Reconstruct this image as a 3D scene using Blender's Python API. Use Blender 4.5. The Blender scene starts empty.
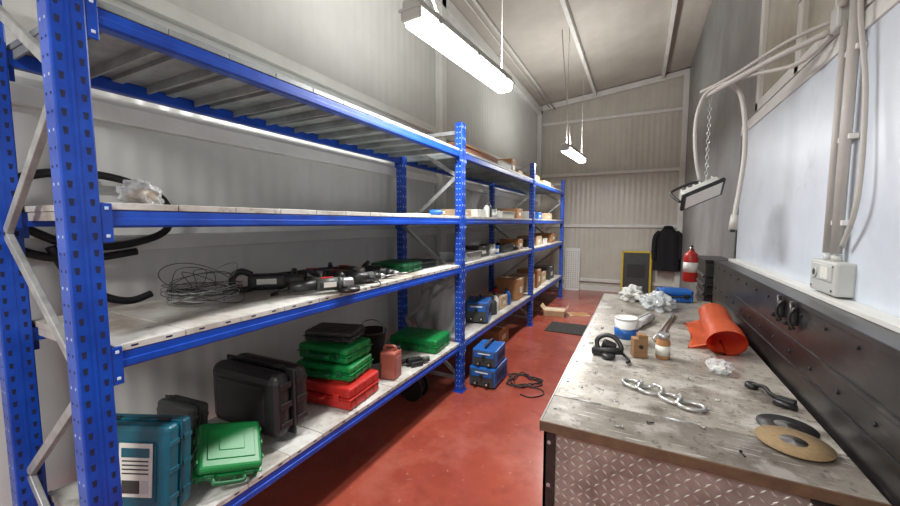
import bpy, bmesh, math, random
from mathutils import Matrix, Vector, Euler, noise
random.seed(7)
S = bpy.context.scene
S.view_settings.view_transform = 'Standard'
S.view_settings.exposure = 0.12

def lin(c):
    out = []
    for v in c:
        v /= 255.0
        out.append(v/12.92 if v <= 0.04045 else ((v+0.055)/1.055)**2.4)
    return out

MATS = {}
def mat(name, rgb, rough=0.5, metal=0.0, var=0.12, scale=8.0, bump=0.0, rgb2=None, lo=0.35, hi=0.7,
        stretch=(1,1,1), alpha=1.0, trans=0.0, emit=None, bscale=None, spec=0.5, coat=0.0):
    if name in MATS: return MATS[name]
    m = bpy.data.materials.new(name); m.use_nodes = True
    nt = m.node_tree; n = nt.nodes; l = nt.links
    b = n['Principled BSDF']
    c = lin(rgb)
    c2 = lin(rgb2) if rgb2 else [v*(1-var*2) for v in c]
    tc = n.new('ShaderNodeTexCoord'); mp = n.new('ShaderNodeMapping')
    mp.inputs['Scale'].default_value = stretch
    l.new(tc.outputs['Object'], mp.inputs['Vector'])
    nz = n.new('ShaderNodeTexNoise'); nz.inputs['Scale'].default_value = scale
    nz.inputs['Detail'].default_value = 6; nz.inputs['Roughness'].default_value = 0.65
    l.new(mp.outputs['Vector'], nz.inputs['Vector'])
    cr = n.new('ShaderNodeValToRGB')
    cr.color_ramp.elements[0].position = lo; cr.color_ramp.elements[0].color = (*c2, 1)
    cr.color_ramp.elements[1].position = hi; cr.color_ramp.elements[1].color = (*c, 1)
    l.new(nz.outputs['Fac'], cr.inputs['Fac'])
    l.new(cr.outputs['Color'], b.inputs['Base Color'])
    b.inputs['Roughness'].default_value = rough
    b.inputs['Metallic'].default_value = metal
    b.inputs['Alpha'].default_value = alpha
    b.inputs['Transmission Weight'].default_value = trans
    b.inputs['Specular IOR Level'].default_value = spec
    b.inputs['Coat Weight'].default_value = coat
    if bump:
        nb = n.new('ShaderNodeTexNoise'); nb.inputs['Scale'].default_value = bscale or scale*3
        nb.inputs['Detail'].default_value = 4
        l.new(mp.outputs['Vector'], nb.inputs['Vector'])
        bp = n.new('ShaderNodeBump'); bp.inputs['Strength'].default_value = bump
        bp.inputs['Distance'].default_value = 0.01
        l.new(nb.outputs['Fac'], bp.inputs['Height']); l.new(bp.outputs['Normal'], b.inputs['Normal'])
    if emit:
        b.inputs['Emission Color'].default_value = (1, 0.98, 0.94, 1)
        b.inputs['Emission Strength'].default_value = emit
    MATS[name] = m
    return m

def overlay(m, rgb, scale, lo, hi, stretch=(1,1,1), strength=1.0, rot=0.0):
    """second procedural layer (stains / scratches) mixed over the base colour"""
    nt = m.node_tree; n = nt.nodes; l = nt.links; b = n['Principled BSDF']
    src = b.inputs['Base Color'].links[0].from_socket
    tc = n.new('ShaderNodeTexCoord'); mp = n.new('ShaderNodeMapping'); mp.inputs['Scale'].default_value = stretch
    mp.inputs['Rotation'].default_value = (0, 0, rot); mp.inputs['Location'].default_value = (scale, lo*7, 0)
    nz = n.new('ShaderNodeTexNoise'); nz.inputs['Scale'].default_value = scale; nz.inputs['Detail'].default_value = 8
    nz.inputs['Roughness'].default_value = .62
    cr = n.new('ShaderNodeValToRGB'); cr.color_ramp.elements[0].position = lo; cr.color_ramp.elements[1].position = hi
    cr.color_ramp.elements[1].color = (strength,)*3+(1,)
    mx = n.new('ShaderNodeMix'); mx.data_type = 'RGBA'
    l.new(tc.outputs['Object'], mp.inputs['Vector']); l.new(mp.outputs['Vector'], nz.inputs['Vector'])
    l.new(nz.outputs['Fac'], cr.inputs['Fac']); l.new(cr.outputs['Color'], mx.inputs[0])
    l.new(src, mx.inputs[6]); mx.inputs[7].default_value = (*lin(rgb), 1)
    l.new(mx.outputs[2], b.inputs['Base Color'])
    return m

def panel_mat(name, rgb, axis, period, rgb2=None, rough=0.4, scale=1.2, strength=0.25):
    m = mat(name, rgb, rough, 0, 0.06, scale, rgb2=rgb2)
    nt = m.node_tree; n = nt.nodes; l = nt.links; b = n['Principled BSDF']
    tc = n.new('ShaderNodeTexCoord'); w = n.new('ShaderNodeTexWave')
    w.wave_type = 'BANDS'; w.bands_direction = axis
    w.inputs['Scale'].default_value = 0.314/period
    l.new(tc.outputs['Object'], w.inputs['Vector'])
    bp = n.new('ShaderNodeBump'); bp.inputs['Strength'].default_value = strength; bp.inputs['Distance'].default_value = 0.01
    l.new(w.outputs['Fac'], bp.inputs['Height']); l.new(bp.outputs['Normal'], b.inputs['Normal'])
    return m

class B:
    def __init__(self, name):
        self.name = name; self.bm = bmesh.new(); self.mats = []
    def mi(self, m):
        if m not in self.mats: self.mats.append(m)
        return self.mats.index(m)
    def _merge(self, t, m, smooth, M=None):
        if M is not None: bmesh.ops.transform(t, matrix=M, verts=t.verts)
        i = self.mi(m)
        for f in t.faces: f.material_index = i; f.smooth = smooth
        me = bpy.data.meshes.new('tmp'); t.to_mesh(me); t.free()
        self.bm.from_mesh(me); bpy.data.meshes.remove(me)
    def box(self, c, s, m, bev=0.0, r=(0,0,0), seg=2, taper=None):
        t = bmesh.new(); bmesh.ops.create_cube(t, size=1.0)
        for v in t.verts:
            v.co.x *= s[0]; v.co.y *= s[1]; v.co.z *= s[2]
            if taper and v.co.z > 0: v.co.x *= taper; v.co.y *= taper
        if bev > 0:
            bmesh.ops.bevel(t, geom=list(t.edges), offset=min(bev, min(s)*0.45), segments=seg, affect='EDGES', profile=0.5)
        M = Matrix.Translation(c) @ Euler(r).to_matrix().to_4x4()
        self._merge(t, m, False, M); return self
    def bb(self, x0, x1, y0, y1, z0, z1, m, bev=0.0):
        return self.box(((x0+x1)/2, (y0+y1)/2, (z0+z1)/2), (x1-x0, y1-y0, z1-z0), m, bev)
    def cyl(self, p0, p1, r, m, r2=None, seg=20, caps=True):
        p0 = Vector(p0); p1 = Vector(p1); d = p1-p0
        t = bmesh.new()
        bmesh.ops.create_cone(t, cap_ends=caps, segments=seg, radius1=r, radius2=r if r2 is None else r2, depth=d.length)
        M = Matrix.Translation((p0+p1)/2) @ d.to_track_quat('Z', 'Y').to_matrix().to_4x4()
        i = self.mi(m)
        bmesh.ops.transform(t, matrix=M, verts=t.verts)
        for f in t.faces: f.material_index = i; f.smooth = len(f.verts) == 4
        me = bpy.data.meshes.new('tmp'); t.to_mesh(me); t.free()
        self.bm.from_mesh(me); bpy.data.meshes.remove(me); return self
    def lathe(self, prof, c, m, seg=24, r=(0,0,0)):
        t = bmesh.new(); rings = []
        for (rad, z) in prof:
            rings.append([t.verts.new((rad*math.cos(2*math.pi*k/seg), rad*math.sin(2*math.pi*k/seg), z)) for k in range(seg)])
        for a, b in zip(rings, rings[1:]):
            for k in range(seg):
                t.faces.new((a[k], a[(k+1) % seg], b[(k+1) % seg], b[k]))
        if prof[0][0] > 1e-4: t.faces.new(rings[0][::-1])
        if prof[-1][0] > 1e-4: t.faces.new(rings[-1])
        M = Matrix.Translation(c) @ Euler(r).to_matrix().to_4x4()
        self._merge(t, m, True, M); return self
    def tube(self, pts, r, m, seg=8, closed=False, sub=6):
        P = [Vector(p) for p in pts]; n = len(P); Q = []
        rng = n if closed else n-1
        for i in range(rng):
            if closed: a, b, c, d = P[(i-1) % n], P[i], P[(i+1) % n], P[(i+2) % n]
            else: a, b, c, d = P[max(i-1, 0)], P[i], P[i+1], P[min(i+2, n-1)]
            for k in range(sub):
                t = k/sub
                Q.append(0.5*((2*b)+(-a+c)*t+(2*a-5*b+4*c-d)*t*t+(-a+3*b-3*c+d)*t**3))
        if not closed: Q.append(P[-1])
        t = bmesh.new(); rings = []; N = len(Q); nrm = None
        for i in range(N):
            if closed: tg = Q[(i+1) % N]-Q[(i-1) % N]
            else: tg = Q[min(i+1, N-1)]-Q[max(i-1, 0)]
            if tg.length < 1e-9: tg = Vector((0, 0, 1))
            tg.normalize()
            if nrm is None: nrm = tg.orthogonal().normalized()
            nrm = (nrm-tg*nrm.dot(tg))
            nrm = nrm.normalized() if nrm.length > 1e-6 else tg.orthogonal().normalized()
            bn = tg.cross(nrm)
            rings.append([t.verts.new(Q[i]+r*(math.cos(2*math.pi*k/seg)*nrm+math.sin(2*math.pi*k/seg)*bn)) for k in range(seg)])
        for i in range(N if closed else N-1):
            a = rings[i]; b = rings[(i+1) % N]
            for k in range(seg): t.faces.new((a[k], a[(k+1) % seg], b[(k+1) % seg], b[k]))
        if not closed: t.faces.new(rings[0][::-1]); t.faces.new(rings[-1])
        self._merge(t, m, True); return self
    def poly(self, verts, faces, m, smooth=False):
        t = bmesh.new(); V = [t.verts.new(v) for v in verts]
        for f in faces: t.faces.new([V[i] for i in f])
        self._merge(t, m, smooth); return self
    def sheet(self, fn, nu, nv, m, thick=0.0, smooth=True):
        V = []; F = []
        for i in range(nu+1):
            for j in range(nv+1): V.append(fn(i/nu, j/nv))
        for i in range(nu):
            for j in range(nv):
                a = i*(nv+1)+j; F.append((a, a+nv+1, a+nv+2, a+1))
        t = bmesh.new(); VV = [t.verts.new(v) for v in V]
        for f in F: t.faces.new([VV[i] for i in f])
        if thick: bmesh.ops.solidify(t, geom=list(t.faces), thickness=thick)
        self._merge(t, m, smooth); return self
    def blob(self, c, s, m, amp=0.2, freq=3.0, sub=4, seed=0, flat=True):
        t = bmesh.new(); bmesh.ops.create_icosphere(t, subdivisions=sub, radius=1.0)
        for v in t.verts:
            q = v.co.copy()
            k = 1+amp*noise.noise(q*freq+Vector((seed, seed*2.3, 0)))+amp*0.35*abs(noise.noise(q*freq*2.6+Vector((seed, 0, 5))))
            v.co *= k
            if flat and v.co.z < -0.75: v.co.z = -0.75
            v.co.x *= s[0]; v.co.y *= s[1]; v.co.z *= s[2]
        self._merge(t, m, True, Matrix.Translation(c)); return self
    def done(self, at=None, rot=None, origin=True):
        bm = self.bm
        if rot: bmesh.ops.transform(bm, matrix=Euler(rot).to_matrix().to_4x4(), verts=bm.verts)
        bmesh.ops.recalc_face_normals(bm, faces=bm.faces)
        xs = [v.co.x for v in bm.verts]; ys = [v.co.y for v in bm.verts]; zs = [v.co.z for v in bm.verts]
        c = Vector(((min(xs)+max(xs))/2, (min(ys)+max(ys))/2, min(zs)))
        bmesh.ops.translate(bm, vec=-c, verts=bm.verts)
        loc = Vector(at) if at else c
        me = bpy.data.meshes.new(self.name)
        bm.to_mesh(me); bm.free()
        for m in self.mats: me.materials.append(m)
        o = bpy.data.objects.new(self.name, me); o.location = loc
        S.collection.objects.link(o); return o

# ---------------------------------------------------------------- materials
WALLL = panel_mat('wall_panel_left', (210,211,207), 'Y', 0.11, rgb2=(196,197,192), rough=0.24, strength=.35)
WALLB = panel_mat('wall_panel_back', (198,196,186), 'X', 0.11, rgb2=(182,179,169), rough=0.35, strength=.35)
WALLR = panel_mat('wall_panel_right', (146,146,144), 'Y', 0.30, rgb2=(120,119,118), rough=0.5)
WHITEB = mat('painted_board', (212,219,228), 0.4, var=0.05, scale=1.5, rgb2=(195,202,212))
overlay(WHITEB, (150,148,146), 3.0, .58, .74, strength=.35)
CEIL = panel_mat('ceiling_sheet', (188,184,175), 'X', 0.20, rgb2=(168,163,154), rough=0.6, scale=1.0)
TRIM = mat('trim_white', (220,220,215), 0.4, var=0.08, scale=3)
FLOOR = mat('red_epoxy', (158,76,60), 0.2, var=0.1, scale=1.6, rgb2=(132,60,48), lo=0.3, hi=0.62, bump=0.05, bscale=5)
overlay(FLOOR, (184,116,100), 2.2, .50, .70, strength=.38)
overlay(FLOOR, (98,46,38), 4.5, .55, .72, strength=.4)
overlay(FLOOR, (200,146,130), 22, .64, .72, strength=.4)
BLUE = mat('rack_blue', (18,74,180), 0.34, 0.0, 0.15, 9, bump=0.03, rgb2=(12,54,146))
NAVY = mat('slot_dark', (8,20,60), 0.7, 0, 0.05, 5)
SLOTL = mat('slot_light', (190,205,225), 0.5, 0, 0.05, 5)
GALV = mat('galvanised', (178,180,180), 0.42, 0.35, 0.1, 12, rgb2=(138,140,141))
SLAT = mat('slat_steel', (202,202,198), 0.42, 0.0, 0.1, 2.2, rgb2=(174,168,158), lo=0.3, hi=0.55)
overlay(SLAT, (112,94,76), 2.6, .46, .66, strength=.75)
overlay(SLAT, (80,66,54), 18, .56, .70, strength=.5)
SLATU = mat('slat_top', (156,162,162), 0.5, 0.1, 0.1, 6, rgb2=(118,124,125))
BLACK = mat('black_plastic', (34,34,36), 0.42, 0, 0.15, 14, bump=0.03)
BLACKR = mat('black_rubber', (22,22,23), 0.6, 0, 0.1, 14)
BSTEEL = mat('black_steel', (50,47,47), 0.33, 0.2, 0.2, 5, rgb2=(30,28,28), bump=0.05)
overlay(BSTEEL, (92,86,82), 7, .58, .72, stretch=(1,1,6), strength=.5)
TEAL = mat('teal_plastic', (14,92,112), 0.4, 0, 0.12, 8)
GREEN = mat('green_plastic', (14,124,60), 0.4, 0, 0.1, 8)
DGREEN = mat('dark_green_plastic', (14,92,52), 0.45, 0, 0.1, 8)
RED = mat('red_plastic', (184,42,36), 0.4, 0, 0.1, 8)
RUST = mat('terracotta_paint', (158,84,68), 0.5, 0, 0.1, 8)
DGREY = mat('dark_grey_plastic', (60,64,62), 0.5, 0, 0.12, 10)
WHITEP = mat('white_plastic', (222,222,218), 0.4, 0, 0.05, 6)
GREYP = mat('grey_plastic', (188,190,186), 0.45, 0, 0.05, 6)
LABEL = mat('label_paper', (215,215,206), 0.6, 0, 0.05, 40)
CARD = mat('cardboard', (170,122,80), 0.8, 0, 0.08, 10)
CARDL = mat('cardboard_light', (194,166,132), 0.8, 0, 0.08, 10)
BLUEP = mat('machine_blue', (24,92,172), 0.4, 0, 0.1, 8)
ORANGE = mat('orange_sheet', (236,112,66), 0.42, 0, 0.08, 8)
YELLOW = mat('yellow_paint', (214,186,40), 0.5, 0, 0.08, 8)
STEEL = mat('bright_steel', (196,196,194), 0.3, 0.7, 0.1, 10)
CHEQ = mat('chequer_plate', (172,166,160), 0.36, 0.5, 0.15, 7, rgb2=(124,115,108))
LOZ = mat('chequer_lozenge', (208,204,198), 0.3, 0.6, 0.12, 14)
BTOP = mat('bench_top_plate', (182,177,168), 0.38, 0.3, 0.15, 2.0, rgb2=(150,143,132), lo=0.35, hi=0.62, bump=0.08, bscale=16)
overlay(BTOP, (108,95,82), 2.6, .46, .64, strength=.65)
overlay(BTOP, (70,60,52), 7, .54, .66, strength=.65)
overlay(BTOP, (216,213,207), 4.5, .53, .61, strength=.45)
overlay(BTOP, (58,50,44), 36, .57, .66, strength=.65)
overlay(BTOP, (228,226,222), 26, .62, .65, stretch=(.35,5,1), strength=.6, rot=.9)
overlay(BTOP, (62,54,48), 24, .63, .66, stretch=(5,.4,1), strength=.5, rot=.3)
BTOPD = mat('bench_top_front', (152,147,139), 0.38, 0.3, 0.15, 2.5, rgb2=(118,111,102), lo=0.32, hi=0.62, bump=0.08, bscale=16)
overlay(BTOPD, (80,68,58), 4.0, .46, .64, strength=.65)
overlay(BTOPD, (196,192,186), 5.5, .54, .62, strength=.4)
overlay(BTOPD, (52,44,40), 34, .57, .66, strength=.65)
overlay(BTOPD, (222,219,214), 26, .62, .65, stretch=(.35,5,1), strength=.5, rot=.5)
RUSTY = mat('rust_edge', (112,86,66), 0.7, 0.3, 0.2, 20)
WOOD = mat('wood_block', (150,112,78), 0.7, 0, 0.15, 6, stretch=(1,1,8))
LATH = mat('lath_wood', (196,178,150), 0.7, 0, 0.12, 5, stretch=(1,10,10), rgb2=(150,130,104))
BAG = mat('clear_bag', (225,228,228), 0.18, 0, 0.05, 6, alpha=0.38, bump=.6, bscale=26)
FILM = mat('plastic_film', (205,210,210), 0.2, 0, 0.05, 6, alpha=0.55, bump=.7, bscale=18)
GLASS = mat('window_glass', (188,183,166), 0.08, 0, 0.08, 1.2, rgb2=(140,135,120))
CABLE = mat('grey_cable', (184,180,175), 0.5, 0, 0.05, 8)
TUBE = mat('lamp_diffuser', (255,252,246), 0.4, 0, 0, 3, emit=12.0)
DISC = mat('abrasive_disc', (144,120,86), 0.8, 0, 0.12, 60)
RAG = mat('rag_cloth', (205,205,200), 0.9, 0, 0.12, 12)
JACK = mat('black_fabric', (26,27,32), 0.9, 0, 0.15, 10)
MATD = mat('mat_dark', (66,58,54), 0.9, 0, 0.15, 25)
PINK = mat('reddish_board', (150,92,84), 0.7, 0, 0.1, 6)

# ---------------------------------------------------------------- room shell
XL, XR, YF, YB = -2.3, 0.8, -2.6, 9.3
def ceil_z(x): return 4.42+(x-XL)/(XR-XL)*0.36
B('floor').bb(XL-.1, XR+.1, YF-.1, YB+.1, -.1, 0, FLOOR).done()
B('wall_left').bb(XL-.1, XL, YF-.1, YB+.1, 0, 4.42, WALLL).done()
B('wall_right').bb(XR, XR+.1, YF-.1, YB+.1, 0, 4.78, WALLR).done()
def gable(name, y0, y1, m):
    V = []
    for y in (y0, y1): V += [(XL, y, 0), (XR, y, 0), (XR, y, 4.78), (XL, y, 4.42)]
    B(name).poly(V, [(0,1,2,3), (7,6,5,4), (0,4,5,1), (1,5,6,2), (2,6,7,3), (3,7,4,0)], m).done()
gable('wall_back', YB, YB+.1, WALLB)
gable('wall_front', YF-.1, YF, WALLB)
V = []
for y in (YF-.1, YB+.1):
    V += [(XL-.1, y, 4.41), (XR+.1, y, 4.79), (XR+.1, y, 4.9), (XL-.1, y, 4.52)]
B('ceiling').poly(V, [(0,1,2,3), (7,6,5,4), (0,4,5,1), (1,5,6,2), (2,6,7,3), (3,7,4,0)], CEIL).done()

t = B('trim_1')
for z in (0.25, 1.50, 2.12, 2.72):
    t.bb(XL, XL+.05, YF, YB, z-.04, z+.04, TRIM, .006)
t.bb(XL, XL+.10, YF, YB, 4.20, 4.36, TRIM, .006)
for y in (-1.4, 4.15, 9.2):
    t.bb(XL, XL+.10, y-.06, y+.06, 0, 4.40, TRIM, .008)
t.done()
t = B('trim_2')
for z in (0.25, 1.53, 2.74, 3.98):
    t.bb(XL+.1, XR, YB-.05, YB, z-.035, z+.035, TRIM, .006)
t.bb(XR-.1, XR, YB-.12, YB-.05, 0, 4.7, TRIM, .006)
V = []
for y in (YB-.1, YB-.05):
    V += [(XL+.1, y, 4.30), (XR, y, 4.64), (XR, y, 4.75), (XL+.1, y, 4.42)]
t.poly(V, [(0,1,2,3), (7,6,5,4), (0,4,5,1), (1,5,6,2), (2,6,7,3), (3,7,4,0)], TRIM)
t.done()
t = B('trim_3')
for x in (-1.0, 0.32):
    z = ceil_z(x)
    t.bb(x-.03, x+.03, YF, YB-.1, z-.11, z-.01, TRIM, .005)
t.cyl((-1.9, YF, 4.30), (-1.9, YB-.1, 4.30), .02, TRIM)
t.cyl((-2.02, YF, 4.34), (-2.02, YB-.1, 4.34), .012, TRIM)
t.done()
t = B('baseboard_back'); t.bb(XL+.1, XR-.1, YB-.02, YB, 0, .12, TRIM); t.done()

t = B('trim_4')
t.bb(XR-.03, XR, YF, 4.08, 0, 2.38, WHITEB, .003)
t.bb(XR-.04, XR, YF, 4.12, 2.36, 2.44, TRIM, .004)
t.bb(XR-.035, XR, 4.08, 4.13, 0, 2.38, BSTEEL)
for y in (0.4, 1.65): t.bb(XR-.034, XR-.029, y-.008, y+.008, 1.0, 2.36, WHITEB)
t.done()
for wi, (a, b) in enumerate(((2.00, 3.70), (-0.2, 1.5))):
    w = B('window_%d' % (wi+1)); z0, z1 = 2.45, 3.75
    w.bb(XR-.012, XR, a+.05, b-.05, z0+.05, z1-.05, GLASS)
    w.bb(XR-.04, XR, a, b, z0, z0+.07, TRIM, .006); w.bb(XR-.04, XR, a, b, z1-.07, z1, TRIM, .006)
    for y in (a+.035, a+.85, b-.035):
        w.bb(XR-.04, XR, y-.035, y+.035, z0, z1, TRIM, .006)
    w.bb(XR-.03, XR, a+.42-.012, a+.42+.012, z0, z1, TRIM, .004)
    w.box((XR-.045, a+.85, z0+.45), (.012,.03,.12), STEEL, .003)
    w.done()

# ---------------------------------------------------------------- racks
XFp, XBp = -1.48, -2.13
LEV = [0.44, 1.17, 1.62, 2.22]
DT = [z+.045 for z in LEV]
PH = .041
def post(b, x, y, light):
    b.bb(x-.035, x+.035, y-PH, y+PH, .008, 2.5, BLUE, .005)
    b.bb(x-.05, x+.05, y-.06, y+.06, 0, .008, BLUE)
    V = []; F = []; V2 = []; F2 = []
    def quad(VV, FF, pts):
        i = len(VV); VV.extend(pts); FF.append((i, i+1, i+2, i+3))
    z = .06; k = 0
    while z < 2.46:
        for dy in (-.023, .023):
            e = x+.0356
            w1, w2, h = .0060, .0038, .010
            T = (V, F) if not light or k % 2 else (V2, F2)
            quad(T[0], T[1], [(e, y+dy-w1, z+h), (e, y+dy+w1, z+h), (e, y+dy+w2, z-h), (e, y+dy-w2, z-h)])
        for ye in (y-PH-.0006, y+PH+.0006):
            for dx in (-.014, .016):
                T = (V2, F2) if light or k % 3 == 0 else (V, F)
                quad(T[0], T[1], [(x+dx-.004, ye, z-.004), (x+dx+.004, ye, z-.004), (x+dx+.004, ye, z+.004), (x+dx-.004, ye, z+.004)])
        z += .05; k += 1
    b.poly(V, F, NAVY)
    if V2: b.poly(V2, F2, SLOTL)
    b.bb(x+.0351, x+.0365, y-.004, y+.004, .02, 2.49, BLUE)
def frame(b, y, light):
    post(b, XFp, y, light); post(b, XBp, y, light)
    zs = [.15, .62, 1.09, 1.56, 2.03, 2.4]
    for i in range(len(zs)-1):
        xa, xb = (XFp-.03, XBp+.03) if i % 2 == 0 else (XBp+.03, XFp-.03)
        p0 = Vector((xa, y, zs[i])); p1 = Vector((xb, y, zs[i+1])); d = p1-p0
        b.box((p0+p1)/2, (d.length, .02, .035), GALV, .003, (0, -math.atan2(d.z, d.x), 0))
    for z in (.12, 2.42):
        b.box(((XFp+XBp)/2, y, z), (XFp-XBp-.07, .02, .035), GALV, .003)
def bay(b, y0, y1):
    for li, z in enumerate(LEV):
        for x, s in ((XFp, 1), (XBp, -1)):
            b.bb(x-.02, x+.02, y0+PH, y1-PH, z-.035, z+.02, BLUE, .004)
            b.bb(x-.01, x+.02+.006*s, y0+PH, y1-PH, z-.030, z-.005, BLUE, .003)
            for y in (y0+.055, y1-.055):
                b.bb(x+.026*s-.006, x+.026*s+.006, y-.014, y+.014, z-.08, z+.04, BLUE, .002)
                for dz in (-.06, .025):
                    b.box((x+.033*s, y, z+dz), (.003, .010, .010), SLOTL, .002)
        w = .195
        n = int((y1-y0-.10)/w); step = (y1-y0-.10)/n
        for k in range(n):
            y = y0+.05+step*(k+.5)
            mm = SLATU if li == 3 else SLAT
            dz = random.uniform(-.002, 0)
            b.bb(XBp-.015, XFp+.022, y-step/2+.0016, y+step/2-.0016, z+.021, z+.045+dz, mm, .002)
            b.bb(XBp+.03, XFp-.03, y-step/2+.006, y-step/2+.014, z-.012, z+.02, mm)
            b.bb(XBp+.03, XFp-.03, y-.02, y+.02, z+.004, z+.02, mm)
            if li < 2:
                for q in (-.05, .05):
                    b.bb(XFp+.0221, XFp+.0226, y+q-.010, y+q+.010, z+.030, z+.036, NAVY)
YP = [0.478, 3.10, 5.65, 8.15]
r = B('shelving_rack'); frame(r, YP[0], False); frame(r, YP[1], True); bay(r, YP[0], YP[1]); r.done()
r = B('shelving_rack'); frame(r, YP[2], True); bay(r, YP[1], YP[2]); r.done()
r = B('shelving_rack'); frame(r, YP[3], True); bay(r, YP[2], YP[3]); r.done()

# ---------------------------------------------------------------- cases
def case(name, w, d, h, m, trim=BLACK, label=None, ribs=True, bev=.018):
    b = B(name)
    b.box((0, 0, h*.24), (w, d, h*.48), m, bev, seg=3)
    b.box((0, 0, h*.76), (w, d, h*.48), m, bev, seg=3)
    b.box((0, 0, h*.5), (w+.010, d+.010, h*.06), m, .003)
    b.box((0, 0, h*.5), (w+.011, d+.011, .003), trim)
    for x in (-w*.3, w*.3):
        b.box((x, -d/2-.006, h*.52), (.040, .012, h*.36), trim, .004)
        b.box((x, -d/2-.013, h*.56), (.026, .006, h*.15), trim, .002)
        b.box((x, d/2+.004, h*.5), (.05, .010, h*.14), trim, .003)
    b.tube([(-.06, -d/2, h*.5), (-.058, -d/2-.024, h*.5), (-.045, -d/2-.034, h*.5), (.045, -d/2-.034, h*.5), (.058, -d/2-.024, h*.5), (.06, -d/2, h*.5)], .009, trim, 8, sub=4)
    if ribs:
        b.box((0, 0, h+.001), (w*.74, d*.62, .006), m, .003)
        b.box((0, 0, h+.004), (w*.40, d*.30, .006), m, .003)
        for x in (-w*.44, -w*.12, w*.12, w*.44):
            b.box((x, -d/2-.001, h*.25), (.012, .006, h*.34), m, .002)
        for s in (-1, 1):
            for y in (-d*.3, 0, d*.3):
                b.box((s*(w/2+.001), y, h*.25), (.006, .018, h*.34), m, .002)
                b.box((s*(w/2+.001), y, h*.76), (.006, .018, h*.34), m, .002)
    if label:
        b.box((w*.15, d*.04, h+.008), (w*.38, d*.58, .003), LABEL)
        b.box((w*.15, d*.23, h+.010), (w*.32, d*.10, .002), TEAL)
        for k in range(4): b.box((w*.15, d*(.14-.045*k), h+.010), (w*.30, d*.014, .002), DGREY)
        b.box((w*.10, -d*.14, h+.010), (w*.20, d*.14, .002), DGREY)
        b.box((w*.26, -d*.14, h+.010), (w*.08, d*.14, .002), GREYP)
    return b
z4, z3, z2, z1 = DT
R90 = math.pi/2
case('power_tool_case', .33, .33, .12, TEAL, BLACK, label=True).done((-1.655, .650, z4), (R90-.10, 0, .42))
case('tool_case', .24, .25, .09, DGREY, BLACK).done((-1.86, .90, z4), (R90-.10, 0, .10))
case('tool_case', .25, .23, .085, GREEN, DGREEN).done((-1.585, .945, z4), (.50, 0.28, 1.15))
b = case('large_tool_case', .50, .33, .22, BLACK, DGREY, ribs=False, bev=.055)
b.box((0,0,.222),(.34,.20,.008),BLACK,.004)
for s in (-1,1):
    for y in (-.10,0,.10): b.box((s*.251,y,.06),(.006,.03,.07),BLACK,.002); b.box((s*.251,y,.16),(.006,.03,.07),BLACK,.002)
b.done((-1.785, 1.245, z4), (R90, 0, .04))
case('tool_case', .48, .32, .14, RED, RED).done((-1.735, 1.73, z4), (0, 0, .10))
case('tool_case', .40, .28, .095, GREEN, DGREEN).done((-1.74, 1.75, z4+.150), (0, 0, .2))
case('tool_case', .38, .27, .095, GREEN, DGREEN).done((-1.75, 1.76, z4+.150+.104), (0, 0, .1))
case('tool_case', .32, .22, .07, DGREY, BLACK).done((-1.77, 1.79, z4+.150+.208), (0, 0, .28))
case('tool_case', .46, .32, .12, GREEN, DGREEN).done((-1.74, 2.80, z4), (0, 0, .10))

b = B('fuel_can'); b.box((0,0,.1), (.12,.13,.2), RUST, .015); b.tube([(-.05,0,.2),(-.04,0,.228),(.03,0,.228),(.04,0,.2)], .01, RUST, sub=4)
b.cyl((.04,.04,.19),(.04,.04,.22), .016, BLACK); b.box((.061,0,.1),(.004,.09,.12), PINK, .002); b.done((-1.57, 2.13, z4), (0,0,.2))
b = B('bucket'); b.lathe([(.085,0),(.115,.24),(.122,.24),(.122,.255),(.112,.255),(.082,.012),(.0001,.012)], (0,0,0), BLACK)
b.tube([(-.12,0,.24),(-.10,.02,.30),(0,.03,.33),(.10,.02,.30),(.12,0,.24)], .004, GALV); b.done((-1.90, 2.32, z4))
b = B('hand_tool_bundle'); b.box((0,0,.03),(.14,.05,.05),BLACK,.012,(0,.1,.2)); b.cyl((-.05,.02,.03),(-.16,.05,.02),.016,BLACKR); b.cyl((.06,-.01,.03),(.12,-.02,.03),.02,DGREY); b.box((.0,-.05,.02),(.10,.03,.035),BLACK,.008); b.done((-1.57,2.40,z4),(0,0,1.0))

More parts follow.
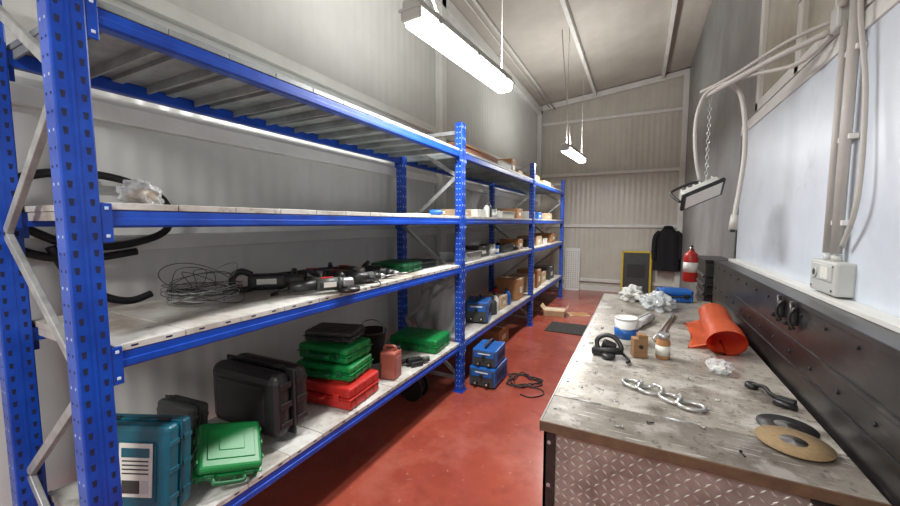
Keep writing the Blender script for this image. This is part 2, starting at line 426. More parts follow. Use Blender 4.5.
def grinder(name, body=DGREEN, s=1.0):
    """angle grinder lying on its guard side: motor barrel, rear grip, gear head, guard + disc, side handle"""
    b = B(name)
    b.cyl((-.10*s,0,.055*s),(.02*s,0,.055*s), .034*s, body, .038*s)
    b.cyl((-.24*s,0,.050*s),(-.10*s,0,.055*s), .024*s, BLACK, .031*s)
    b.cyl((.02*s,0,.055*s),(.045*s,0,.055*s), .040*s, DGREY, .036*s)
    b.box((.075*s,0,.058*s),(.075*s,.058*s,.056*s), STEEL, .018*s, seg=3)
    b.cyl((.085*s,0,.014*s),(.085*s,0,.040*s), .020*s, STEEL)
    b.lathe([(.062*s,.0),(.066*s,.004*s),(.066*s,.024*s),(.020*s,.028*s)], (.085*s,0,.002), BSTEEL)
    b.cyl((.085*s,0,.006*s),(.085*s,0,.010*s), .058*s, DISC)
    b.cyl((.075*s,.028*s,.062*s),(.070*s,.075*s,.078*s), .010*s, BLACK, .014*s); b.cyl((.070*s,.075*s,.078*s),(.060*s,.155*s,.105*s), .018*s, BLACK, .014*s)
    b.cyl((-.24*s,0,.05*s),(-.275*s,0,.045*s), .012*s, BLACKR, .006*s)
    b.tube([(-.275*s,0,.045*s),(-.32*s,.02*s,.025*s),(-.33*s,.06*s,.008*s),(-.29*s,.10*s,.007)], .0045, BLACKR, 6)
    b.box((-.04*s,0,.092*s),(.07*s,.016*s,.010*s), RED, .003)
    b.box((-.03*s,-.036*s,.055*s),(.07*s,.004,.028*s), LABEL, .001)
    for k in range(4): b.box((-.085*s+.010*k*s,-.034*s,.055*s),(.004*s,.006*s,.03*s), BLACK)
    return b
def drill(name, body=DGREY):
    b = B(name)
    b.cyl((-.09,0,.16),(.06,0,.16), .034, body, .036); b.cyl((.06,0,.16),(.11,0,.16), .032, BLACK, .022)
    b.cyl((.11,0,.16),(.145,0,.16), .022, STEEL, .010); b.cyl((.145,0,.16),(.21,0,.16), .004, STEEL)
    b.box((-.045,0,.085),(.042,.034,.14), BLACK, .012, (0,.2,0)); b.box((-.02,0,.12),(.02,.018,.035), RED, .004)
    b.box((-.05,0,.022),(.11,.075,.044), BLACK, .01)
    return b
b = B('rotary_hammer')
b.box((0,0,.06),(.20,.08,.09), BLACK, .025, seg=3); b.cyl((.09,0,.065),(.19,0,.065),.038,DGREY,.026); b.cyl((.19,0,.065),(.23,0,.065),.018,BLACK,.012); b.cyl((.23,0,.065),(.31,0,.065),.007,STEEL)
b.tube([(-.08,0,.10),(-.13,0,.12),(-.17,0,.10),(-.18,0,.05),(-.15,0,.02),(-.08,0,.025)], .018, BLACK)
b.cyl((.13,.03,.06),(.12,.14,.10),.016,BLACK,.018); b.box((0,-.041,.065),(.10,.004,.03),LABEL,.001)
b.done((-1.80, 1.40, z3), (0,0,.75))
grinder('angle_grinder', DGREY, .95).done((-1.56, 1.46, z3), (0, 0, 1.0))
grinder('angle_grinder', BLACK, 1.0).done((-1.62, 1.68, z3), (0, 0, .35+math.pi))
grinder('angle_grinder', DGREY, 1.0).done((-1.93, 1.72, z3), (0, 0, .7))
drill('cordless_drill', DGREY).done((-1.60, 1.88, z3), (R90, 0, 1.1))
grinder('angle_grinder', BLACK, 1.0).done((-1.86, 1.98, z3), (0, 0, .2))
drill('cordless_drill', BLACK).done((-1.60, 2.08, z3), (R90, 0, .5))
case('tool_case', .30, .32, .08, DGREEN, DGREEN).done((-1.72, 2.42, z3), (0,0,.12))
case('tool_case', .24, .22, .06, BLACK, BLACK).done((-1.74, 2.78, z3), (0,0,-.1))
b = B('wire_coil')
for k in range(15):
    ph = random.uniform(0, 6.28); rr = .165+random.uniform(-.035, .015); tilt = random.uniform(-.10,.10); zo = .0+k*.005
    if k > 10: tilt = random.choice((-.4,.5)); zo = .065
    pts = []
    for i in range(14):
        a = i/14*2*math.pi
        pts.append((rr*math.cos(a), rr*.95*math.sin(a), zo+.010*math.sin(2*a+ph)+tilt*rr*math.cos(a+ph)+.03))
    b.tube(pts, .0019, DGREY if k % 3 else GALV, 5, closed=True, sub=4)
for k in range(3):
    a = k*2.1; pts = [(.16*math.cos(a), .12*math.sin(a), .02), (.12*math.cos(a), .1*math.sin(a), .10+.03*k), (.02, .05*k-.1, .16), (-.1, .02*k, .06), (-.15, -.05, .03)]
    b.tube(pts, .0018, DGREY, 5)
b.done((-1.88, 1.04, z3))

b = B('rubber_hose')
def P(y, z, x=-2.215): return (x, y, z)
b.tube([P(.55,1.58),P(.70,1.50),P(.90,1.50),P(1.06,1.57),P(1.05,1.72),P(.90,1.80),P(.72,1.82),P(.55,1.78),P(.45,1.66),P(.52,1.50),P(.70,1.44),P(.92,1.46)], .018, BLACKR)
b.tube([P(.62,1.50),P(.68,1.36),P(.78,1.26),P(.88,1.22),P(.97,1.24)], .018, BLACKR)
b.cyl((-2.3, .80, 1.80), (-2.19, .80, 1.79), .008, STEEL)
b.done()

B('plastic_bag').blob((0,0,0), (.055,.06,.045), BAG, .45, 2.4, 5, 3).blob((0,0,-.008),(.035,.04,.025),CARDL,.4,2.0,3,5).done((-1.58, .68, z2))
b = B('plastic_sheeting')
def film(u,v):
    z=.46*v; w2=.24*(1-.35*v*v)
    a=(u-.5)*2*math.pi
    rr=1+.10*math.sin(5*a+3*v)+.08*math.sin(9*a-5*v)+.10*noise.noise(Vector((math.cos(a)*2,math.sin(a)*2,v*3)))
    return (w2*.95*rr*math.cos(a), w2*rr*math.sin(a), z+.03*math.sin(4*a)*v)
b.sheet(film,64,20,FILM)
b.blob((0,0,.44),(.15,.15,.07),FILM,.5,2.4,4,7)
b.blob((0,0,.12),(.12,.13,.15),DGREY,.3,1.8,3,4)
b.done((-1.87, 3.44, z4))

def carton(name, w, d, h, m=CARD, openf=False):
    b = B(name)
    b.box((0,0,h/2),(w,d,h),m,.004); b.box((0,0,h+.0005),(w*.99,.05,.002),LABEL); b.box((0,0,h*.96),(w+.002,.05,h*.1),LABEL)
    b.box((w/2+.001,0,h*.45),(.002,d*.4,h*.3),LABEL)
    if openf:
        for s in (-1,1): b.box((s*(w/2+.03),0,h+.035),(.09,d*.96,.005),m,0,(0,-s*.9,0))
    return b
def can(name, r, h, m, lid=WHITEP):
    b = B(name); b.lathe([(r*.97,0),(r,.004),(r,h*.88),(r*.93,h*.9),(r*.93,h*.93),(r*.98,h*.94),(r*.98,h*.99),(r*.9,h),(r*.88,h*.97),(.0001,h*.97)],(0,0,0),m)
    b.lathe([(r+.001,h*.2),(r+.001,h*.6)],(0,0,0),lid); return b
def bottle(name, r, h, m, cap=BLACK):
    b = B(name); b.lathe([(r*.95,0),(r,.005),(r,h*.65),(r*.6,h*.8),(r*.35,h*.85),(r*.35,h*.9),(.0001,h*.9)],(0,0,0),m); b.cyl((0,0,h*.88),(0,0,h),r*.42,cap); return b
def tray(name, w, d, h, m, fill):
    b = B(name); tck=.006
    b.box((0,0,tck/2),(w,d,tck),m)
    for s in (-1,1):
        b.box((s*(w/2),0,h/2),(tck,d,h),m,.002,(0,s*.12,0)); b.box((0,s*(d/2),h/2),(w,tck,h),m,.002,(-s*.12,0,0))
        b.box((s*(w/2+.01),0,h),(.02,d+.03,.006),m,.002)
    for k in range(7):
        x=random.uniform(-w*.35,w*.35); y=random.uniform(-d*.35,d*.35); a=random.uniform(0,3)
        b.cyl((x-.04*math.cos(a),y-.04*math.sin(a),.02+.012*k),(x+.04*math.cos(a),y+.04*math.sin(a),.025+.014*k),.012,fill,seg=10)
    return b
def welder(name, w, d, h, m, handle=True):
    b = B(name)
    b.box((0,0,h*.5+.01),(w,d,h*.94),m,.012)
    b.box((0,-d/2-.004,h*.5),(w*.9,.01,h*.84),DGREY,.004)
    b.box((0,-d/2-.010,h*.72),(w*.78,.006,h*.28),m,.002)
    b.box((0,-d/2-.013,h*.80),(w*.5,.004,h*.06),LABEL,.001)
    for x in (-w*.22,w*.22):
        b.cyl((x,-d/2-.008,h*.25),(x,-d/2-.035,h*.25),.022,BLACKR); b.cyl((x,-d/2-.03,h*.25),(x,-d/2-.04,h*.25),.010,STEEL)
    b.cyl((0,-d/2-.012,h*.66),(0,-d/2-.03,h*.66),.018,BLACK)
    for k in range(6):
        b.box((w/2+.001,-d*.3+d*.12*k,h*.55),(.004,.012,h*.4),BLACK)
        b.box((-w/2-.001,-d*.3+d*.12*k,h*.55),(.004,.012,h*.4),BLACK)
    if handle: b.tube([(0,-d*.35,h),(0,-d*.33,h+.035),(0,0,h+.040),(0,d*.33,h+.035),(0,d*.35,h)],.012,BLACK)
    for x in (-w*.4,w*.4):
        for y in (-d*.4,d*.4): b.cyl((x,y,0),(x,y,.02),.012,BLACKR)
    return b
welder('welding_machine', .27, .38, .19, BLUEP, handle=False).done((-1.315, 3.42, 0))
welder('welding_machine', .25, .33, .17, BLUEP).done((-1.315, 3.43, .191), (0,0,.06))
welder('welding_machine', .26, .34, .24, BLUEP).done((-1.62, 3.88, z4), (0,0,.25))
carton('cardboard_box', .35,.30,.30,CARD).done((-1.70, 5.28, z4))
carton('cardboard_box', .30,.26,.16,CARDL).done((-1.70, 4.60, z4))
bottle('jerry_bottle', .06,.22,DGREY).done((-1.58, 4.22, z4)); bottle('jerry_bottle', .055,.24,WHITEP).done((-1.60, 4.36, z4))
bottle('jerry_bottle', .06,.22,BLUEP).done((-1.60, 4.84, z4)); bottle('jerry_bottle', .06,.22,RED).done((-1.78, 4.90, z4))
tray('parts_tray', .30,.36,.09,GALV,STEEL).done((-1.66, 3.50, z3)); carton('cardboard_box', .3,.3,.12,DGREY).done((-1.72, 3.92, z3))
can('paint_tin', .06,.13,GALV).done((-1.60, 4.20, z3)); can('paint_tin', .05,.11,BLUEP).done((-1.60, 4.36, z3))
tray('parts_tray', .32,.4,.10,DGREY,RUSTY).done((-1.70, 4.72, z3)); carton('cardboard_box', .28,.24,.15,CARD).done((-1.68, 5.28, z3))
drill('cordless_drill', BLACK).done((-1.60, 5.05, z3), (R90,0,.5))
carton('cardboard_box', .3,.3,.07,CARDL).done((-1.72, 3.40, z2)); carton('cardboard_box', .26,.24,.08,LABEL).done((-1.66, 3.74, z2))
bottle('spray_bottle', .035,.16,WHITEP).done((-1.56, 3.96, z2)); bottle('spray_bottle', .035,.18,DGREY).done((-1.58, 4.08, z2)); can('paint_tin', .045,.1,GALV).done((-1.58, 4.22, z2))
tray('parts_tray', .3,.5,.08,LABEL,GALV).done((-1.68, 4.66, z2)); carton('cardboard_box', .3,.28,.14,CARD).done((-1.70, 5.25, z2))
grinder('angle_grinder', BLACK, .9).done((-1.82, 4.16, z2), (0,0,1.5))
for y, w, d, h, m, zz in ((5.98,.34,.32,.26,CARDL,z4),(6.45,.36,.34,.30,CARD,z4),(6.95,.3,.3,.2,CARDL,z4),(7.5,.36,.4,.24,DGREY,z4),
                        (6.0,.3,.34,.12,DGREY,z3),(6.45,.34,.4,.16,CARDL,z3),(7.0,.3,.3,.10,LABEL,z3),(7.6,.36,.4,.18,CARD,z3),
                        (6.05,.3,.3,.12,LABEL,z2),(6.55,.3,.34,.12,BLUEP,z2),(7.3,.3,.4,.12,CARDL,z2),
                        (6.2,.34,.4,.12,CARD,z1),(7.0,.34,.5,.10,CARDL,z1),(7.6,.3,.3,.08,PINK,z1),
                        (4.98,.3,.24,.20,CARD,z1)):
    carton('cardboard_box', w,d,h,m).done((-1.72, y, zz), (0,0,random.uniform(-.08,.08)))
b = B('board_stack')
for k in range(5): b.box((random.uniform(-.01,.01), random.uniform(-.03,.03), .012+.022*k),(.5,1.1,.02),PINK if k%2 else CARD,.003,(0,0,random.uniform(-.03,.03)))
b.done((-1.80, 3.76, z1))
tray('parts_tray', .3,.4,.1,LABEL,GALV).done((-1.7, 4.60, z1))
carton('cardboard_box', .3,.22,.09,CARDL).done((-1.72, 5.33, z1))
B('folded_paper').box((0,0,.004),(.22,.30,.006),LABEL).box((.01,.02,.010),(.2,.26,.005),WHITEP,0,(0,0,.1)).done((-1.66, 2.55, z2))
bottle('spray_bottle', .025,.13,BLUEP,WHITEP).done((-1.56, 2.80, z2), (0,R90,.3))

b = B('extension_cable')
pts=[]
for k in range(44):
    a=k*.55; rr=.14+.04*math.sin(k*1.7); pts.append((rr*math.cos(a)+.02*math.sin(k), rr*math.sin(a)+.02*math.cos(k*2), .008+.007*(k%3)))
b.tube(pts,.006,BLACKR,6,sub=4); b.tube([pts[-1],(.2,-.12,.01),(.24,-.22,.008),(.15,-.32,.008),(.05,-.30,.008)],.006,BLACKR)
b.done((-.955, 3.50, 0))
carton('cardboard_box', .34,.30,.10,CARDL,openf=True).done((-1.27, 6.50, 0), (0,0,.1))
b = B('floor_mat'); b.box((0,0,.006),(.62,.56,.012),MATD,.003)  # dark floor mat with raised ribs, lying in the aisle
for k in range(14): b.box((-.28+.043*k,0,.014),(.02,.5,.006),BLACKR,.001)
b.done((-.90, 5.72, 0))
B('cardboard_sheet').box((0,0,.004),(.34,.26,.006),CARDL,.001).box((.02,.01,.010),(.28,.2,.004),CARD,.001,(0,0,.3)).done((-.90, 6.70, 0), (0,0,.4))
carton('cardboard_box', .34,.4,.22,CARD).done((-1.72, 4.6, 0))
b = B('cable_reel'); b.cyl((0,-.05,.12),(0,.05,.12),.05,BLACK)
for y in (-.06,.06): b.cyl((0,y-.006,.12),(0,y+.006,.12),.12,BLACK)
b.cyl((0,-.05,.12),(0,.05,.12),.09,BLACKR); b.done((-1.78, 2.76, 0))

b = B('framed_board'); W,H=.60,.98
b.box((0,0,H/2),(W-.06,.02,H-.06),DGREY,.002)
for s in (-1,1): b.box((s*(W/2-.02),0,H/2),(.04,.035,H),YELLOW,.004)
for z in (.02,H-.02): b.box((0,0,z),(W,.035,.04),YELLOW,.004)
b.box((0,-.014,H*.55),(W*.6,.01,H*.3),BLACK,.002)
b.done((-.04, 9.14, 0), (-.07,0,0))
b = B('perforated_panel'); b.box((0,0,.5),(.34,.02,1.0),WHITEP,.003)
for i in range(6):
    for j in range(18): b.cyl((-.13+.052*i,-.0105,.07+.05*j),(-.13+.052*i,-.012,.07+.05*j),.011,DGREY,seg=8)
b.done((-1.40, 9.14, 0), (-.07,0,0))
b = B('hanging_jacket')
b.sheet(lambda u,v: ((.20+.05*(1-v)+.02*math.sin(u*50))*math.cos(u*2*math.pi)*(1.0 if v<.85 else 1-(v-.85)*4.5), (.09+.015*math.sin(u*31))*math.sin(u*2*math.pi)*(1.0 if v<.85 else 1-(v-.85)*4.5), v*.92), 60, 14, JACK)
for s in (-1,1): b.tube([(s*.15,0,.83),(s*.23,-.02,.72),(s*.25,-.03,.48),(s*.24,-.03,.25)], .05, JACK, 10)
b.tube([(-.07,0,.89),(-.05,-.04,.93),(.05,-.04,.93),(.07,0,.89)], .03, JACK)
b.cyl((0,.12,.97),(0,-.0,.97),.01,STEEL); b.tube([(0,0,.97),(0,-.01,.94),(0,0,.91)],.006,STEEL)
b.done((.54, 9.14, .58))
b = B('fire_extinguisher')
b.lathe([(.080,0),(.088,.012),(.088,.33),(.075,.37),(.040,.40),(.025,.41),(.025,.43)],(0,0,0),RED)
b.lathe([(.0888,.13),(.0888,.26)],(0,0,0),WHITEP)
b.cyl((0,0,.42),(0,0,.46),.022,STEEL); b.box((0,-.03,.475),(.02,.11,.018),BLACK,.004); b.box((0,-.03,.445),(.018,.09,.012),BLACK,.003,(.25,0,0))
b.tube([(0,.02,.45),(.03,.08,.42),(.05,.105,.30),(.04,.105,.12)],.010,BLACKR); b.cyl((.04,.105,.12),(.04,.105,.04),.012,BLACK,.020)
b.box((.115,0,.22),(.09,.05,.04),BLACK,.003); b.box((.165,0,.22),(.02,.08,.16),BLACK,.003)
o = b.done((.63, 5.85, .82))
o.location.x = XR-.001-max(v.co.x for v in o.data.vertices)
b = B('louvred_locker')
b.bb(.56,.765,4.14,4.62,0,1.24,BSTEEL,.006)
for k in range(11): b.box((.557,4.38,.25+.085*k),(.02,.44,.025),BLACK,.003,(0,.5,0))
for k in range(11): b.box((.66,4.135,.25+.085*k),(.17,.02,.025),BLACK,.003,(.5,0,0))
b.bb(.55,.765,4.12,4.64,1.24,1.26,BSTEEL,.004); b.done()

# ---------------------------------------------------------------- workbench (chequer plate chest)
BX0,BX1,BY0,BY1,BZ = -.28,.585,1.285,3.95,.9
b = B('metal_workbench')
b.bb(BX0+.01,BX1-.01,BY0+.012,BY1-.01,.04,BZ-.02,CHEQ)
def loz(face):
    V=[];F=[]
    L,Wd,hh=.013,.0038,.0022; st=.026
    if face=='f': u0,u1=BX0+.05,BX1-.03
    else: u0,u1,st=BY0+.06,BY1-.04,.034
    nu=int((u1-u0)/st); nv=int((BZ-.12)/st)
    for i in range(nu+1):
        for j in range(nv+1):
            u=u0+i*st; w=.08+j*st; a=math.radians(45) if (i+j)%2 else math.radians(-45)
            ca,sa=math.cos(a),math.sin(a)
            pts=[(-L,0,0),(0,-Wd,0),(L,0,0),(0,Wd,0),(-L*.45,0,1),(L*.45,0,1)]
            k=len(V)
            for (p,q,o) in pts:
                pu=u+p*ca-q*sa; pw=w+p*sa+q*ca
                if face=='f': V.append((pu,BY0+.012-o*hh,pw))
                else: V.append((BX0+.01-o*hh,pu,pw))
            for f in ((0,1,5,4),(1,2,5),(2,3,5),(3,0,4,5)): F.append(tuple(k+x for x in f))
    b.poly(V,F,LOZ)
loz('f'); loz('s')
for x in (BX0+.02,BX1-.02): b.bb(x-.020,x+.020,BY0,BY0+.016,.0,BZ-.02,BSTEEL,.002)
b.bb(BX0,BX0+.012,BY0,BY0+.045,0,BZ-.02,BSTEEL,.002)
for z in (.12,.3,.48,.66,.82):
    b.cyl((BX0+.02,BY0-.003,z),(BX0+.02,BY0,z),.007,STEEL,seg=10)
b.bb(BX0,BX1,BY0,BY1,0,.06,BSTEEL,.004)
b.bb(BX0-.008,BX1,BY0-.012,BY0+.205,BZ-.022,BZ,BTOPD,.003)
b.bb(BX0-.008,BX1,BY0+.211,2.55,BZ-.022,BZ,BTOP,.003)
b.bb(BX0-.008,BX1,2.556,BY1,BZ-.022,BZ,BTOP,.003)
b.bb(BX0-.012,BX0-.006,BY0-.012,BY1,BZ-.045,BZ+.002,STEEL,.002)
b.bb(BX0-.012,BX1,BY0-.017,BY0-.011,BZ-.035,BZ+.001,RUSTY,.002)
for x in (-.15,.15,.42):
    b.cyl((x-.04,BY0+.208,BZ-.002),(x+.04,BY0+.208,BZ-.002),.006,GALV,seg=10)
for k in range(10): b.cyl((BX0+.02,BY0+.1+.27*k,BZ),(BX0+.02,BY0+.1+.27*k,BZ+.003),.007,GALV,seg=10)
b.box((.50,BY0-.03,BZ-.04),(.13,.05,.008),BSTEEL,.002,(0,0,.1)); b.box((.52,BY0-.045,BZ-.09),(.09,.008,.1),BSTEEL,.002)
b.done()

b = B('steel_side_panel')
y0,y1=.55,3.97
b.bb(.60,.765,y0,y1,0,1.27,BSTEEL,.005)
b.bb(.700,.768,y0-.005,y1+.005,1.27,1.292,TRIM,.003)
b.bb(.594,.61,y0-.005,y1+.005,1.255,1.278,BSTEEL,.003)
for z in (.99,1.10): b.bb(.594,.602,y0+.02,y1-.02,z-.010,z+.010,BSTEEL,.004)
for y in (2.02,2.18):
    b.bb(.580,.60,y-.02,y+.02,1.17,1.25,BLACK,.006); b.cyl((.582,y,1.15),(.582,y,1.27),.008,BSTEEL); b.box((.570,y,1.18),(.03,.02,.02),BLACK,.004)
    b.tube([(.585,y-.03,1.25),(.568,y-.03,1.22),(.568,y-.03,1.19),(.585,y-.03,1.16)],.006,BSTEEL)
for k in range(16): b.cyl((.594,y0+.1+.22*k,1.225),(.600,y0+.1+.22*k,1.225),.006,BSTEEL,seg=8)
for k in range(15): b.cyl((.594,y0+.2+.22*k,1.045),(.601,y0+.2+.22*k,1.045),.008,BLACK,seg=8)
b.done()

# ---------------------------------------------------------------- bench clutter
zb=BZ+.001
can('paint_can', .062,.15,WHITEP,BLUEP).tube([(-.062,0,.13),(-.05,-.05,.10),(0,-.075,.09),(.05,-.05,.10),(.062,0,.13)],.002,GALV,5).done((-.05,2.36,zb))
b = B('pipe_clamp')
b.tube([(-.05,0,.02),(-.06,.02,.07),(-.02,.03,.10),(.03,.02,.09),(.06,0,.05),(.05,0,.02)],.012,BLACK,8)
b.box((-.05,0,.02),(.06,.07,.035),BLACK,.01); b.cyl((-.08,-.02,.02),(.07,-.02,.04),.018,BLACKR); b.tube([(.05,0,.03),(.08,-.03,.02),(.10,-.07,.012),(.09,-.10,.012)],.007,BLACKR)
b.lathe([(.03,0),(.036,.01),(.036,.02),(.02,.026),(.0001,.026)],(.0,-.045,.0),BLACK); b.box((0,.01,.05),(.07,.04,.05),BLACK,.012,(.2,.3,0))
b.done((-.11,2.05,zb))
b = B('wooden_block'); b.box((0,0,.05),(.07,.055,.10),WOOD,.004); b.box((.012,.0,.11),(.045,.05,.02),WOOD,.003,(0,.1,0)); b.cyl((0,-.028,.06),(0,-.035,.06),.01,BLACK); b.done((.02,2.14,zb),(0,0,.3))
b = B('glass_jar'); b.lathe([(.03,0),(.033,.004),(.033,.09),(.025,.105),(.025,.11)],(0,0,0),CARD); b.cyl((0,0,.105),(0,0,.13),.029,STEEL); b.lathe([(.034,.02),(.034,.07)],(0,0,0),LABEL); b.done((.13,2.17,zb))
b = B('caulking_gun')
b.cyl((-.2,0,.05),(.06,0,.05),.027,GREYP); b.cyl((.06,0,.05),(.11,0,.05),.010,WHITEP,.004)
for s in (-1,1): b.box((-.07,s*.029,.045),(.28,.006,.02),STEEL,.002)
b.cyl((.066,0,.05),(.07,0,.05),.033,STEEL); b.cyl((-.21,0,.05),(-.205,0,.05),.033,STEEL); b.cyl((-.34,0,.05),(-.2,0,.05),.005,STEEL)
b.box((-.24,0,.02),(.03,.02,.08),STEEL,.005,(0,.3,0)); b.box((-.27,0,.0),(.02,.02,.08),RED,.005,(0,.6,0))
b.done((.01,2.78,zb),(R90*.85,0,1.25))
# lath with steel bars bundled alongside
b = B('lath_and_bars')
b.box((0,0,.006),(.78,.035,.012),LATH,.002)
b.box((-.02,-.004,.016),(.84,.022,.008),STEEL,.001,(0,0,.035)); b.cyl((-.44,.010,.026),(.36,-.012,.026),.006,STEEL,seg=10)
for k in range(4): b.cyl((-.33+.22*k,.012,.012),(-.33+.22*k,.012,.0135),.003,BLACK,seg=8)
b.done((.175,2.82,zb),(0,0,1.40))
# orange sheet rolled into a loose tube
b = B('orange_plastic_sheet')
def roll(u,v):
    a=-2.2+u*7.0; R=.080*(1-.10*u)*(1-.10*v)
    cx=.405+.055*v; y=2.33+.85*v-.07*math.sin(u*3.1)+.03*math.cos(a)
    return (cx+1.25*R*math.cos(a)+.004*math.sin(v*9), y, .080*(1-.08*v)+.92*R*math.sin(a)+.004*noise.noise(Vector((u*4,v*6,1))))
b.sheet(roll,56,24,ORANGE,.002)
def flap(u,v):
    return (.245+.12*u+.05*v+.02*math.sin(v*4), 2.36+.62*v+.05*u, .004+.022*u*u+.014*math.sin(v*6+u*2)**2*(1-u)+.006*u)
b.sheet(flap,12,20,ORANGE,.002)
b.done((.415,2.76,zb))
B('plastic_bag').blob((0,0,0),(.050,.055,.03),BAG,.45,2.6,5,13).blob((0,0,-.008),(.03,.03,.013),WHITEP,.3,2,3,2).done((.36,2.09,zb))
B('plastic_bag').blob((0,0,0),(.11,.14,.07),FILM,.5,2.6,5,21).blob((0,0,0),(.06,.08,.035),DGREY,.3,1.8,3,2).done((.15,3.42,zb))
B('shop_rag').blob((0,0,0),(.09,.11,.07),RAG,.6,2.2,5,31).done((-.04,3.70,zb))
case('tool_case', .26,.16,.11,BLUEP,BLACK).done((.30,3.84,zb),(0,0,.12))
b = B('chain_links')
for k in range(4):
    cx=.068*k; cy=-.040*k; a0=-.5+(.5 if k%2 else -.35); L=.043; W2=.031
    pts=[]
    for i in range(16):
        a=i/16*2*math.pi; x=L*math.cos(a); y=W2*math.sin(a)
        z=.0075+(.014 if k<3 and math.cos(a)>.3 and math.sin(a)>-.2 else 0)
        pts.append((cx+x*math.cos(a0)-y*math.sin(a0), cy+x*math.sin(a0)+y*math.cos(a0), z))
    b.tube(pts,.0075,STEEL,8,closed=True,sub=3)
b.done((.10,1.68,zb))
def disc(name,m,r,at):
    b=B(name); b.lathe([(.018,0),(r,0),(r,.003),(r*.45,.0035),(r*.4,.006),(.018,.006),(.018,0)],(0,0,0),m,40)
    b.lathe([(.019,.0062),(.034,.0066)],(0,0,0),STEEL,30); b.done(at)
disc('grinding_disc',BLACK,.082,(.475,1.615,zb)); disc('grinding_disc',DISC,.096,(.458,1.49,zb+.0068))
b = B('hose_clamp')
b.tube([(-.07,.05,.02),(-.03,.03,.03),(0,0,.02),(.04,-.01,.015)],.008,BLACKR); b.box((.05,-.02,.015),(.06,.035,.028),BLACK,.006); b.cyl((.02,-.05,.012),(.09,-.045,.012),.010,BLACK); b.lathe([(.02,0),(.024,.004),(.024,.02),(.014,.022),(.0001,.022)],(-.08,.06,0),BLACK)
b.done((.49,1.86,zb),(0,0,-.5))
b = B('scattered_fixings')
spots=[(-.20,1.62),(-.16,1.80),(-.22,2.25),(-.06,1.55),(.05,1.42),(.22,1.47),(.30,1.74),(.22,1.92),(-.2,2.6),(-.19,3.0),(-.1,3.2),(.30,1.95),(.0,1.9),(-.03,1.35),(.30,1.36),(-.24,3.35),(-.17,2.42)]
for k,(x,y) in enumerate(spots):
    a=k*1.7
    if k%3==0: b.lathe([(.004,.0),(.009,.0),(.009,.002),(.004,.002),(.004,.0)],(x,y,0),STEEL,12)
    else:
        b.cyl((x,y,.003),(x+.022*math.cos(a),y+.022*math.sin(a),.003),.0025,STEEL if k%2 else BLACK,seg=6)
        b.cyl((x,y,.0045),(x-.004*math.cos(a),y-.004*math.sin(a),.0045),.0045,STEEL if k%2 else BLACK,seg=6)
o = b.done(); o.location.z = zb

# ---------------------------------------------------------------- right wall electrics
b = B('socket_box')
b.box((0,0,.085),(.065,.25,.14),GREYP,.010); b.box((-.034,0,.105),(.008,.20,.07),GREYP,.004)
b.box((-.039,-.04,.105),(.004,.07,.05),LABEL,.002); b.cyl((-.038,.05,.10),(-.043,.05,.10),.022,GREYP); b.cyl((-.043,.05,.10),(-.044,.05,.10),.014,DGREY)
for y in (-.10,.10):
    for z in (.035,.135): b.cyl((-.033,y,z),(-.035,y,z),.005,DGREY,seg=8)
b.cyl((0,-.03,.15),(0,-.03,.18),.018,GREYP); b.cyl((0,.05,.15),(0,.05,.18),.015,GREYP)
b.done((.736,2.15,1.30))
b = B('cable_conduit')
b.cyl((.738,2.12,1.47),(.738,2.12,2.56),.019,CABLE); b.cyl((.735,2.20,1.47),(.735,2.20,2.44),.013,CABLE)
for z in (1.6,1.95,2.3): b.box((.753,2.16,z),(.032,.14,.022),WHITEP,.003)
b.tube([(.735,2.12,2.54),(.72,2.10,2.64),(.71,1.98,2.74),(.71,1.6,2.82),(.71,.8,2.86),(.71,-.2,2.87)],.019,CABLE)
b.tube([(.72,2.18,2.50),(.70,2.08,2.60),(.71,1.88,2.68),(.71,1.2,2.72),(.71,.2,2.73)],.014,CABLE)
b.tube([(.74,2.08,1.50),(.73,1.96,1.70),(.74,2.00,2.1),(.72,2.04,2.45),(.70,1.9,2.60),(.70,1.2,2.62)],.009,CABLE)
b.box((.732,2.23,2.47),(.05,.08,.10),GREYP,.01)
b.done()
b = B('work_light')
b.tube([(.735,2.33,2.46),(.60,2.52,2.45),(.44,2.74,2.42),(.33,2.88,2.39)],.016,CABLE)
b.tube([(.735,2.33,2.50),(.62,2.48,2.50),(.45,2.72,2.45),(.31,2.86,2.42)],.010,CABLE)
b.tube([(.735,2.33,2.44),(.66,2.46,2.38),(.52,2.66,2.42),(.36,2.82,2.42),(.31,2.88,2.34),(.295,2.9,2.2),(.31,2.92,2.02),(.34,2.95,1.88)],.011,CABLE)
b.tube([(.33,2.86,2.40),(.42,2.84,2.45),(.50,2.82,2.38),(.53,2.80,2.22),(.54,2.80,2.02),(.53,2.80,1.85),(.515,2.80,1.70),(.51,2.80,1.64)],.013,CABLE)
b.cyl((.51,2.80,1.65),(.505,2.80,1.56),.018,CABLE,.024); b.cyl((.505,2.80,1.56),(.505,2.80,1.545),.014,BLACK)
z=2.39; k=0
while z>1.87:
    pts=[]
    for i in range(8):
        a=i/8*2*math.pi; u=.008*math.cos(a); w=.016*math.sin(a)
        pts.append((.365+(u if k%2 else 0),2.88+(0 if k%2 else u),z+w))
    b.tube(pts,.002,STEEL,5,closed=True,sub=2); z-=.025; k+=1
Rh=Euler((-.75,-.42,.35)); Mh=Matrix.Translation((.345,2.90,1.79)) @ Rh.to_matrix().to_4x4()
def H(c,s,m,bev=.004): b.box(Mh@Vector(c),s,m,bev,tuple(Rh))
H((0,0,.015),(.24,.12,.05),GREYP,.010); H((0,0,-.012),(.27,.145,.020),BLACK,.004); H((0,0,-.023),(.23,.11,.006),WHITEP,.002)
for k in range(6): H((-.10+.04*k,0,.048),(.008,.10,.02),GREYP,.002)
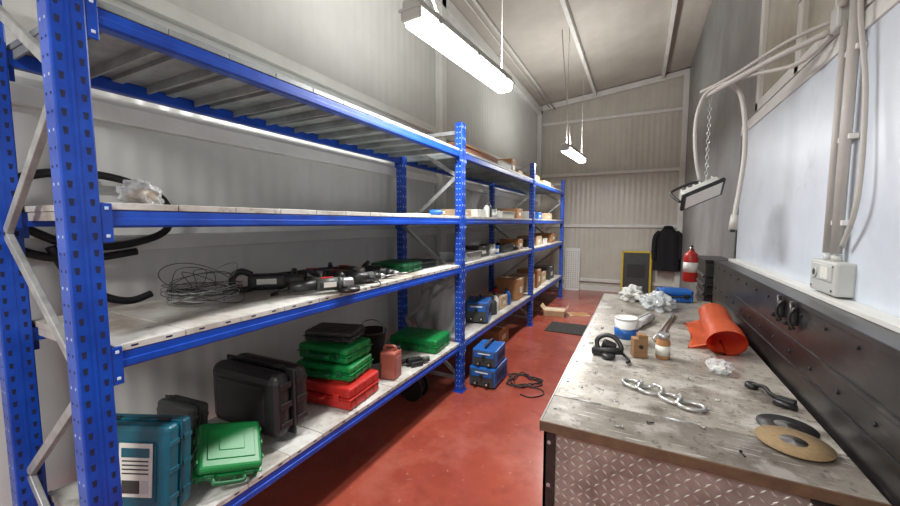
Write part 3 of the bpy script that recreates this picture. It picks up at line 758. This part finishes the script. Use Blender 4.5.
b.tube([Mh@Vector((-.135,0,.0)),Mh@Vector((-.14,0,.09)),Mh@Vector((-.08,0,.11)),Mh@Vector((0.03,0,.10)),Mh@Vector((0.06,0,.05))],.009,BLACK)
b.done()

# ---------------------------------------------------------------- ceiling lamps
def lamp(y0,y1,x0,x1,z,energy,up,zc=4.5):
    b=B('fluorescent_lamp'); L=y1-y0; ang=-math.atan2(x1-x0,L)
    Rz=Matrix.Rotation(ang,4,'Z'); c=Vector(((x0+x1)/2,(y0+y1)/2,z))
    def T(p): return c+Rz@Vector(p)
    b.box(T((0,0,.055)),(.11,L,.05),GREYP,.012,(0,0,ang))
    b.box(T((0,0,.028)),(.15,L*1.01,.016),GREYP,.005,(0,0,ang))
    b.box(T((0,0,-.016)),(.13,L*.965,.072),TUBE,.030,(0,0,ang),seg=4)
    for e in (-1,1): b.box(T((0,e*L*.49,.0)),(.13,.025,.06),GREYP,.010,(0,0,ang))
    for e in (-.8,0,.8):
        for s in (-1,1): b.box(T((s*.074,e*L*.45,.024)),(.012,.03,.035),STEEL,.002,(0,0,ang))
    for e in (-1,1):
        p=T((0,e*L*.42,.08)); zt=ceil_z(p.x)-.01
        b.cyl(p,(p.x,p.y,zt),.004,STEEL,seg=6)
    b.tube([T((.02,-L*.3,.08)),T((.05,-L*.45,.25)),T((.03,-L*.6,.8)),T((.0,-L*.75,zc-z-.2))],.006,CABLE,6)
    b.done()
    li=bpy.data.lights.new('lamp_light','AREA'); li.shape='RECTANGLE'; li.size=.13; li.size_y=L*.94; li.energy=energy; li.color=(1,.99,.97)
    o=bpy.data.objects.new('lamp_light',li); o.location=c+Vector((0,0,-.06)); o.rotation_euler=(0,0,ang); S.collection.objects.link(o)
    l2=bpy.data.lights.new('fill_uplight','AREA'); l2.shape='RECTANGLE'; l2.size=.16; l2.size_y=L*.9; l2.energy=up; l2.color=(1,.99,.97)  # added upward fill above the closed housing, brightens walls via ceiling bounce
    o2=bpy.data.objects.new('fill_uplight',l2); o2.location=c+Vector((0,0,.10)); o2.rotation_euler=(math.pi,0,ang); S.collection.objects.link(o2)
lamp(1.75,3.05,-1.14,-1.03,2.72,66,40)
lamp(5.85,7.10,-1.05,-.96,2.72,68,36)
lamp(-1.9,-.65,-.75,-.70,3.0,90,50)  # unseen third fixture, added behind the camera as fill light
w=bpy.data.worlds.new('world'); S.world=w; w.use_nodes=True
w.node_tree.nodes['Background'].inputs[0].default_value=(.8,.85,.9,1); w.node_tree.nodes['Background'].inputs[1].default_value=.3

cam=bpy.data.cameras.new('camera'); cam.sensor_width=36; cam.lens=14.8; cam.clip_start=.02
co=bpy.data.objects.new('camera',cam); co.location=(0,0,1.6); co.rotation_euler=(math.radians(90-4.64),0,math.radians(27.1))
S.collection.objects.link(co); S.camera=co
